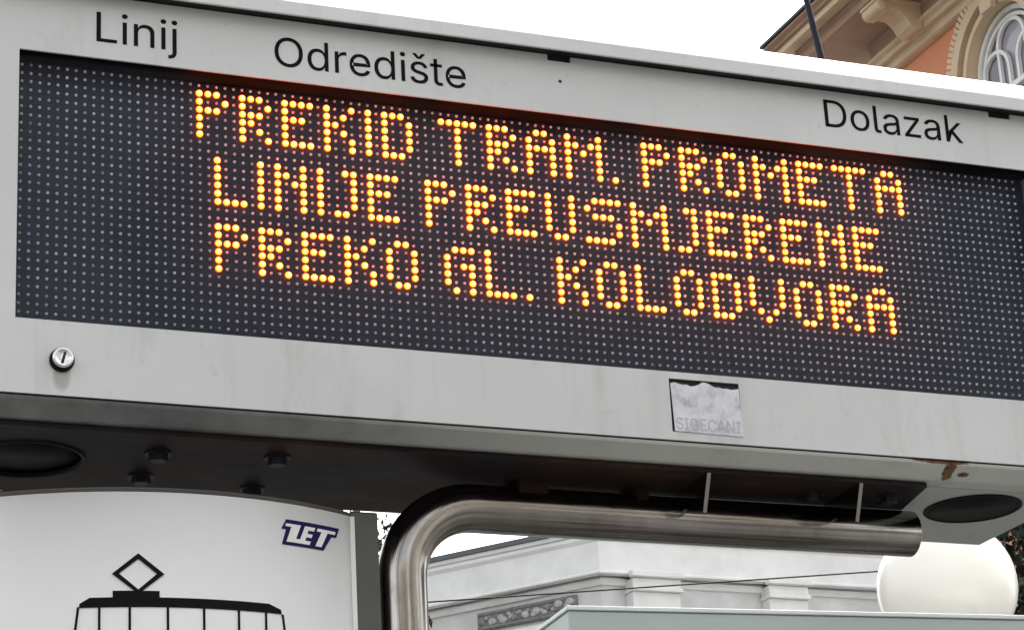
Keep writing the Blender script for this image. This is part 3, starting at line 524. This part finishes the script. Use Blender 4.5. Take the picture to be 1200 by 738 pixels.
# passes z 4.75 at x 4.16 and z 4.97 at x 6.19
wp = [Vector((p.x, 9, 4.749 + (p.x - 4.163) * .1089)) for p in wp]
wire = link('overhead_wire', tube_me(wp, .0042, 6), M['rubber'], None); wire['label'] = 'thin dark overhead wire crossing in front of the white building'; wire['category'] = 'wire'

# ------------------------------------------------------------------ white corner building
wb = empty('white_building', (22.163, 47.596, 0), 'white plastered corner building with heavy cornice and pilasters behind the pipe', 'building')
C0 = Vector((22.163, 47.596, 0)); dA, dB = az(-37), az(89); WS = 1.45    # drawn in modules of 1.45 m, heights from the cornice line
lev = lambda z: Vector((0, 0, 15.836 + (z - 11.42) * WS))
nA = Vector((dA.y, -dA.x, 0)); nB = Vector((-dB.y, dB.x, 0))     # inward normals
if nA.y < 0: nA = -nA
if nB.y < 0: nB = -nB
fA = lambda co: C0 + (dA * co.x + nA * co.y) * WS + lev(co.z)
fB = lambda co: C0 + (dB * co.x + nB * co.y) * WS + lev(co.z)
plaster = plain('white plaster', (.76, .765, .745), .75, var=.10, scale=1.2, bmp=.2, dist=.01)
plaster2 = plain('grey white plaster', (.64, .645, .64), .75, var=.12, scale=1.5, bmp=.2, dist=.01)
shade = plain('dark window glass', (.03, .035, .04), .12, var=.2, bmp=0)
M['zinc'] = plain('dark zinc gutter', (.10, .10, .10), .5)
# one cornice running round the corner: mitred profile (depth behind the front line, height)
mit = (nA + nB) / (1 + nA.dot(nB))
def round_corner(name, prof, mat, la=10.0, lb=10.0):
    V, F = [], []; n = len(prof)
    for d, z in prof: V.append(C0 + (dA * la + nA * d) * WS + lev(z))
    for d, z in prof: V.append(C0 + mit * d * WS + lev(z))
    for d, z in prof: V.append(C0 + (dB * lb + nB * d) * WS + lev(z))
    for s in range(2): F += [[s * n + i, s * n + (i + 1) % n, (s + 1) * n + (i + 1) % n, (s + 1) * n + i] for i in range(n)]
    F += [list(range(n)), [2 * n + i for i in range(n)]]
    return link(name, fix(mesh(name, V, F)), mat, wb)
round_corner('cornice', [(0, 11.42), (0, 12.04), (-.05, 12.06), (-.05, 12.12), (.6, 12.12), (.6, 11.52), (.10, 11.52), (.10, 11.42)], plaster)
round_corner('cornice_moulding', [(-.035, 11.425), (-.035, 11.455), (-.015, 11.475), (-.002, 11.475), (-.002, 11.425)], plaster)
round_corner('cornice_moulding', [(-.045, 11.98), (-.045, 12.03), (-.002, 12.035), (-.002, 11.93), (-.02, 11.95)], plaster)
round_corner('cornice_moulding', [(.18, 11.30), (.16, 11.34), (.16, 11.40), (.238, 11.40), (.238, 11.30)], plaster)
round_corner('gutter', [(-.09, 12.125), (-.09, 12.20), (.2, 12.20), (.2, 12.125)], M['zinc'])
round_corner('wall', [(.24, .6), (.24, 11.515), (.55, 11.515), (.55, .6)], plaster2)
round_corner('frieze_ledge', [(.16, 10.78), (.16, 10.86), (.238, 10.86), (.238, 10.78)], plaster)
roofm = plain('grey roof sheet', (.2, .2, .21), .6)
rv = [C0 + mit * .5 * WS + lev(12.15), C0 + (dA * 10 + nA * .5) * WS + lev(12.15), C0 + (dB * 10 + nB * .5) * WS + lev(12.15), C0 + (dA + dB) * 6 + Vector((0, 4, 0)) + lev(12.9)]
link('roof', mesh('roof', rv, [[0, 1, 3], [0, 3, 2], [1, 2, 3]]), roofm, wb)
# pilasters with capitals on the right-hand side
for t0, t1 in ((.50, 1.36), (2.86, 3.60), (5.2, 6.0), (7.5, 8.3)):
    p = box('pilaster', t0 + .03, t1 - .03, -.02, .236, 0.6, 11.16, plaster, wb, f=fB)
    box('capital', t0, t1, -.10, .230, 11.165, 11.23, plaster, p, .012, f=fB); box('capital', t0 + .02, t1 - .02, -.06, .229, 11.235, 11.37, plaster, p, .012, f=fB)
    box('capital', t0 - .02, t1 + .02, -.15, -.012, 11.375, 11.475, plaster, p, .012, f=fB)
for t0, t1 in ((1.75, 2.55), (3.98, 4.85), (6.3, 7.2)):
    w_ = box('window', t0, t1, .10, .237, 8.6, 10.7, plaster, wb, f=fB); box('pane', t0 + .08, t1 - .08, .085, .0995, 8.7, 10.6, shade, w_, f=fB)
# frieze panel with relief ornament on the left-hand side
orn = plain('weathered relief plaster', (.20, .20, .195), .8, var=.3, scale=9, bmp=.3, dist=.01)
pn = box('relief_panel', .54, 2.33, .17, .2385, 10.93, 11.22, orn, wb, .01, f=fA)
def knob(x, z, r):
    bm = bmesh.new(); bmesh.ops.create_icosphere(bm, subdivisions=2, radius=1)
    for v in bm.verts: v.co = fA(Vector((x + v.co.x * r * 1.3, .165 + v.co.y * r * .6, z + v.co.z * r)))
    me = bpy.data.meshes.new('k'); bm.to_mesh(me); bm.free(); return me
pale = plain('pale relief plaster', (.45, .45, .44), .8, var=.2, scale=9)
for i in range(34):
    x = .60 + i * .050; link('relief_boss', knob(x, 11.085 + .045 * math.sin(i * 1.7), .018 + .014 * (i * 7 % 4)), pale if i % 3 else orn, pn, True)
box('relief_moulding', .56, 2.31, .150, .1695, 11.165, 11.205, orn, pn, .006, f=fA); box('relief_moulding', .56, 2.31, .150, .1695, 10.945, 10.985, orn, pn, .006, f=fA)
for t0, t1 in ((.7, 1.6), (2.2, 3.1), (4.2, 5.1)):
    w_ = box('window', t0, t1, .12, .237, 8.2, 10.3, plaster, wb, f=fA); box('pane', t0 + .08, t1 - .08, .105, .1195, 8.3, 10.2, shade, w_, f=fA)

# ------------------------------------------------------------------ orange palace on the right
ob = empty('orange_building', (21.3, 30, 0), 'orange plastered building with beige bracketed cornice and arched window', 'building')
WX, WE = 21.3, 31.95                  # facade plane, far end
orange = plain('orange plaster', (.66, .265, .135), .8, var=.07, scale=1.0, bmp=.2, dist=.01)
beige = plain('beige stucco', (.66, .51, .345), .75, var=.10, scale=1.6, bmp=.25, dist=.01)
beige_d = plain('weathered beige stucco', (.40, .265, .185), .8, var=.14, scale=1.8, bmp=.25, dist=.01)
roof_e = plain('dark roof edge', (.02, .02, .02), .6)
wframe = plain('white window paint', (.85, .85, .83), .5, var=.05)
wglass = plain('grey window glass', (.36, .35, .39), .08, var=.15, scale=.7, bmp=0)
WIN = [28.737, 24.3]
def arch_loop(yc, r, z0, zs=19.30, n=28):
    return [(yc - r, z0)] + [(yc - r * math.cos(math.pi * i / n), zs + r * math.sin(math.pi * i / n)) for i in range(n + 1)] + [(yc + r, z0)]
def arch_ring(name, yc, r0, r1, x0, x1, mat, parent, z0=16.6, zs=19.30, n=28):
    a = arch_loop(yc, r1, z0, zs, n); b_ = arch_loop(yc, r0, z0, zs, n)
    return link(name, prism_me(a + b_[::-1], x0, x1, YZ), mat, parent)
link('wall', plate_me(rect(12, WE, 0, 20.95), [arch_loop(y, 1.06, 16.6) for y in WIN], WX, WX + .4, YZ), orange, ob)
box('end_wall', WX + .001, WX + 12, WE - .4, WE - .001, 0, 20.95, plaster2, ob)
def cornice(name, prof, mat):
    V = [(WX - o, 12.0, z) for o, z in prof] + [(WX - o, WE + max(o, -.3), z) for o, z in prof] + [(WX + 12, WE + max(o, -.3), z) for o, z in prof]; n = len(prof); F = []
    for s in range(2): F += [[s * n + i, s * n + (i + 1) % n, (s + 1) * n + (i + 1) % n, (s + 1) * n + i] for i in range(n)]
    F += [list(range(n)), [2 * n + i for i in range(n)]]
    return link(name, fix(mesh(name, V, F)), mat, ob)
cornice('roof_edge', [(1.70, 21.66), (1.70, 21.71), (-.25, 22.6), (-.25, 21.80), (1.60, 21.66)], roof_e)
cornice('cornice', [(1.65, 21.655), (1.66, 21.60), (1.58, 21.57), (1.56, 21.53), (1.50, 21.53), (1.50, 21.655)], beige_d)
cornice('cornice', [(1.495, 21.652), (1.495, 21.41), (1.44, 21.41), (1.42, 21.45), (1.25, 21.45), (1.25, 21.652)], beige)
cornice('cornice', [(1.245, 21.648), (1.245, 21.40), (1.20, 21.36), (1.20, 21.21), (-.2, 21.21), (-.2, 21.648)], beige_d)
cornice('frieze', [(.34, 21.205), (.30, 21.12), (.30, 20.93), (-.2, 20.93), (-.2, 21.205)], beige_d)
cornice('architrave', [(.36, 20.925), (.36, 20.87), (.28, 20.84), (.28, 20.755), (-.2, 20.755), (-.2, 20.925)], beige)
cornice('architrave', [(.18, 20.75), (.15, 20.70), (.15, 20.62), (.10, 20.60), (-.2, 20.60), (-.2, 20.75)], beige)
def bracket(yc):
    s = [(.305, 21.205), (1.12, 21.205), (1.14, 21.10), (1.08, 20.99), (.96, 20.97), (.86, 21.03), (.72, 21.02), (.60, 20.92), (.52, 20.78), (.42, 20.72), (.305, 20.74)]
    b_ = link('bracket', prism_me(s, yc - .24, yc + .24, lambda p, a: (WX - p[0], a, p[1])), beige, ob)
    link('bracket_scroll', lathe_me([(.09, -.27), (.11, -.25), (.11, .25), (.09, .27)], (WX - 1.05, yc, 21.085), (0, 1, 0), 20), beige, b_, True)
    box('bracket_cap', WX - 1.17, WX - .30, yc - .29, yc + .29, 21.15, 21.2085, beige, b_, .01)
for y in (30.75, 28.35, 25.95, 23.55): bracket(y)
for y in WIN:
    wv = arch_ring('window', y, .90, .975, WX + .10, WX + .22, wframe, ob)
    wv_in = arch_ring('inner_frame', y, .80, .86, WX + .14, WX + .20, wframe, wv)
    link('window_glass', prism_me(arch_loop(y, .93, 16.65), WX + .235, WX + .25, YZ), wglass, wv)
    box('transom', WX + .12, WX + .23, y - .90, y + .90, 18.90, 18.99, wframe, wv)
    for yy in (y + .50, y - .50): arch_ring('tracery', yy, .34, .405, WX + .15, WX + .215, wframe, wv, 18.99, 19.34, 20)
    arch_ring('tracery', y, .36, .425, WX + .16, WX + .218, wframe, wv, 18.99, 19.70, 20)
    box('mullion', WX + .14, WX + .225, y - .04, y + .04, 16.65, 18.899, wframe, wv)
    sur = arch_ring('arch_surround', y, 1.001, 1.10, WX - .10, WX + .38, beige, ob); arch_ring('surround_band', y, 1.102, 1.22, WX - .03, WX + .02, beige_d, sur); arch_ring('surround_band', y, 1.222, 1.42, WX - .14, WX + .02, beige, sur)
    for i in range(46):                # toothed outer edge
        a = math.pi * (i + .5) / 46; cy_, cz_ = y - 1.49 * math.cos(a), 19.30 + 1.49 * math.sin(a)
        ct, st = math.cos(a), math.sin(a)
        bm_ = box_me(-.035, .035, -.07, .07, 0, .14)
        for v in bm_.vertices:
            q = v.co.copy(); v.co = Vector((WX - .002 - q.z, cy_ + q.x * st - q.y * ct, cz_ + q.x * ct + q.y * st))
        link('surround_tooth', fix(bm_), beige, sur)
    for sg in (-1, 1):
        for k in range(18): box('surround_tooth', WX - .14, WX - .002, y + sg * 1.49 - .07, y + sg * 1.49 + .07, 16.75 + k * .14, 16.82 + k * .14, beige, sur)
    kst = [(-.16, 20.20), (.16, 20.20), (.24, 20.78), (-.24, 20.78)]
    link('keystone', prism_me([(y + a, z) for a, z in kst], WX - .24, WX - .145, YZ), beige, sur)
for z0, z1, o in ((11.00, 11.10, .22), (10.86, 10.99, .30), (10.62, 10.855, .12)): box('belt_course', WX - o, WX - .001, 12, WE - .01, z0, z1, beige, ob)

# ------------------------------------------------------------------ unseen houses added behind the viewer for pane and pipe to mirror
added_plaster = plain('ochre grey plaster of added houses', (.38, .35, .31), .8, var=.1, scale=.5, bmp=.2, dist=.01)
def add_reflection_house(label, x0, x1, h, y):
    r = empty('reflection_house', ((x0 + x1) / 2, y, 0), label, 'building', 'houses added for reflections')
    box('wall', x0, x1, y - 10, y, 0, h, added_plaster, r); box('added_eaves', x0 - .3, x1 + .3, y - 10, y + .5, h + .003, h + .4, beige, r)
    z = 1.2
    while z + 2.3 < h:
        x = x0 + 1.2
        while x + 1.5 < x1:
            w_ = box('window', x - .12, x + 1.42, y + .002, y + .10, z - .12, z + 2.12, wframe, r); box('pane', x, x + 1.3, y + .10, y + .13, z, z + 2.0, shade, w_); x += 2.9
        z += 3.6
add_reflection_house('tall ochre grey house added unseen behind the viewer for reflections', 7.5, 34.0, 15.5, -21.0)
add_reflection_house('low ochre grey house added unseen behind the viewer for reflections', -34.0, 2.0, 8.5, -21.0)

# ------------------------------------------------------------------ trees
def mat_leaf(name, c):
    m, t, b = nodes(name); oi = t.nodes.new('ShaderNodeNewGeometry')
    t.links.new(ramp(t, oi.outputs['Random Per Island'], [(0, tuple(x * .55 for x in c)), (1, tuple(x * 1.35 for x in c))]), b.inputs['Base Color'])
    b.inputs['Roughness'].default_value = .55; return m
bark = plain('grey brown bark', (.075, .06, .05), .9, scale=12, bmp=.6, dist=.01)
def tree(name, label, base, ctr, rad, n, leaf, seed, lc):
    rn = random.Random(seed); root = empty(name, base, label, 'tree', 'street trees'); base, ctr = Vector(base), Vector(ctr)
    fork = base + (ctr - base) * .6
    tr = link('trunk', tube_me([base, base + Vector((.03, .02, fork.z * .5)), fork, ctr + Vector((0, 0, rad * .3))], [.14, .11, .09, .03], 10), bark, root, True)
    clumps = []
    for k in range(70):
        d = Vector((rn.gauss(0, 1), rn.gauss(0, 1), rn.gauss(0, .9))).normalized() * rad * (rn.uniform(.35, 1) ** .6); p = ctr + d; clumps.append((p, rad * rn.uniform(.16, .30)))
        if k < 14: link('branch', tube_me([fork, fork.lerp(p, .5) + Vector((0, 0, .08)), p], [.04, .022, .006], 6), bark, tr)
    V, F = [], []
    for i in range(n):
        p, r = rn.choice(clumps); v = Vector((rn.gauss(0, 1), rn.gauss(0, 1), rn.gauss(0, 1))); v = v.normalized() * r * min(v.length * .55, 1.0); c = p + v
        if (c - ctr).length > rad * 1.04: continue
        u = Vector((rn.gauss(0, 1), rn.gauss(0, 1), rn.gauss(0, .6))).normalized(); w = u.orthogonal().normalized(); w = (Matrix.Rotation(rn.uniform(0, 6.28), 3, u) @ w)
        s = leaf * rn.uniform(.6, 1.3); b0 = len(V); h = u.cross(w) * s * .18
        V += [c - w * s, c + u * s * .45 - w * .1 * s + h, c + w * s, c - u * s * .45 - w * .1 * s + h]; F.append([b0, b0 + 1, b0 + 2, b0 + 3])
    o = link('crown', mesh('crown', V, F), mat_leaf(name + ' leaf', lc), root)
    return root
tree('broadleaf_tree', 'dark leafy tree at the right edge beside the globe lamp', (8.10, 7.72, 0), (8.10, 7.72, 5.32), 1.97, 150000, .038, 3, (.035, .045, .030))
tree('broadleaf_tree', 'leafy tree seen in the gap between stop panel and pole', (1.95, 8.8, 0), (1.95, 8.8, 4.60), 1.46, 80000, .030, 5, (.035, .045, .030))
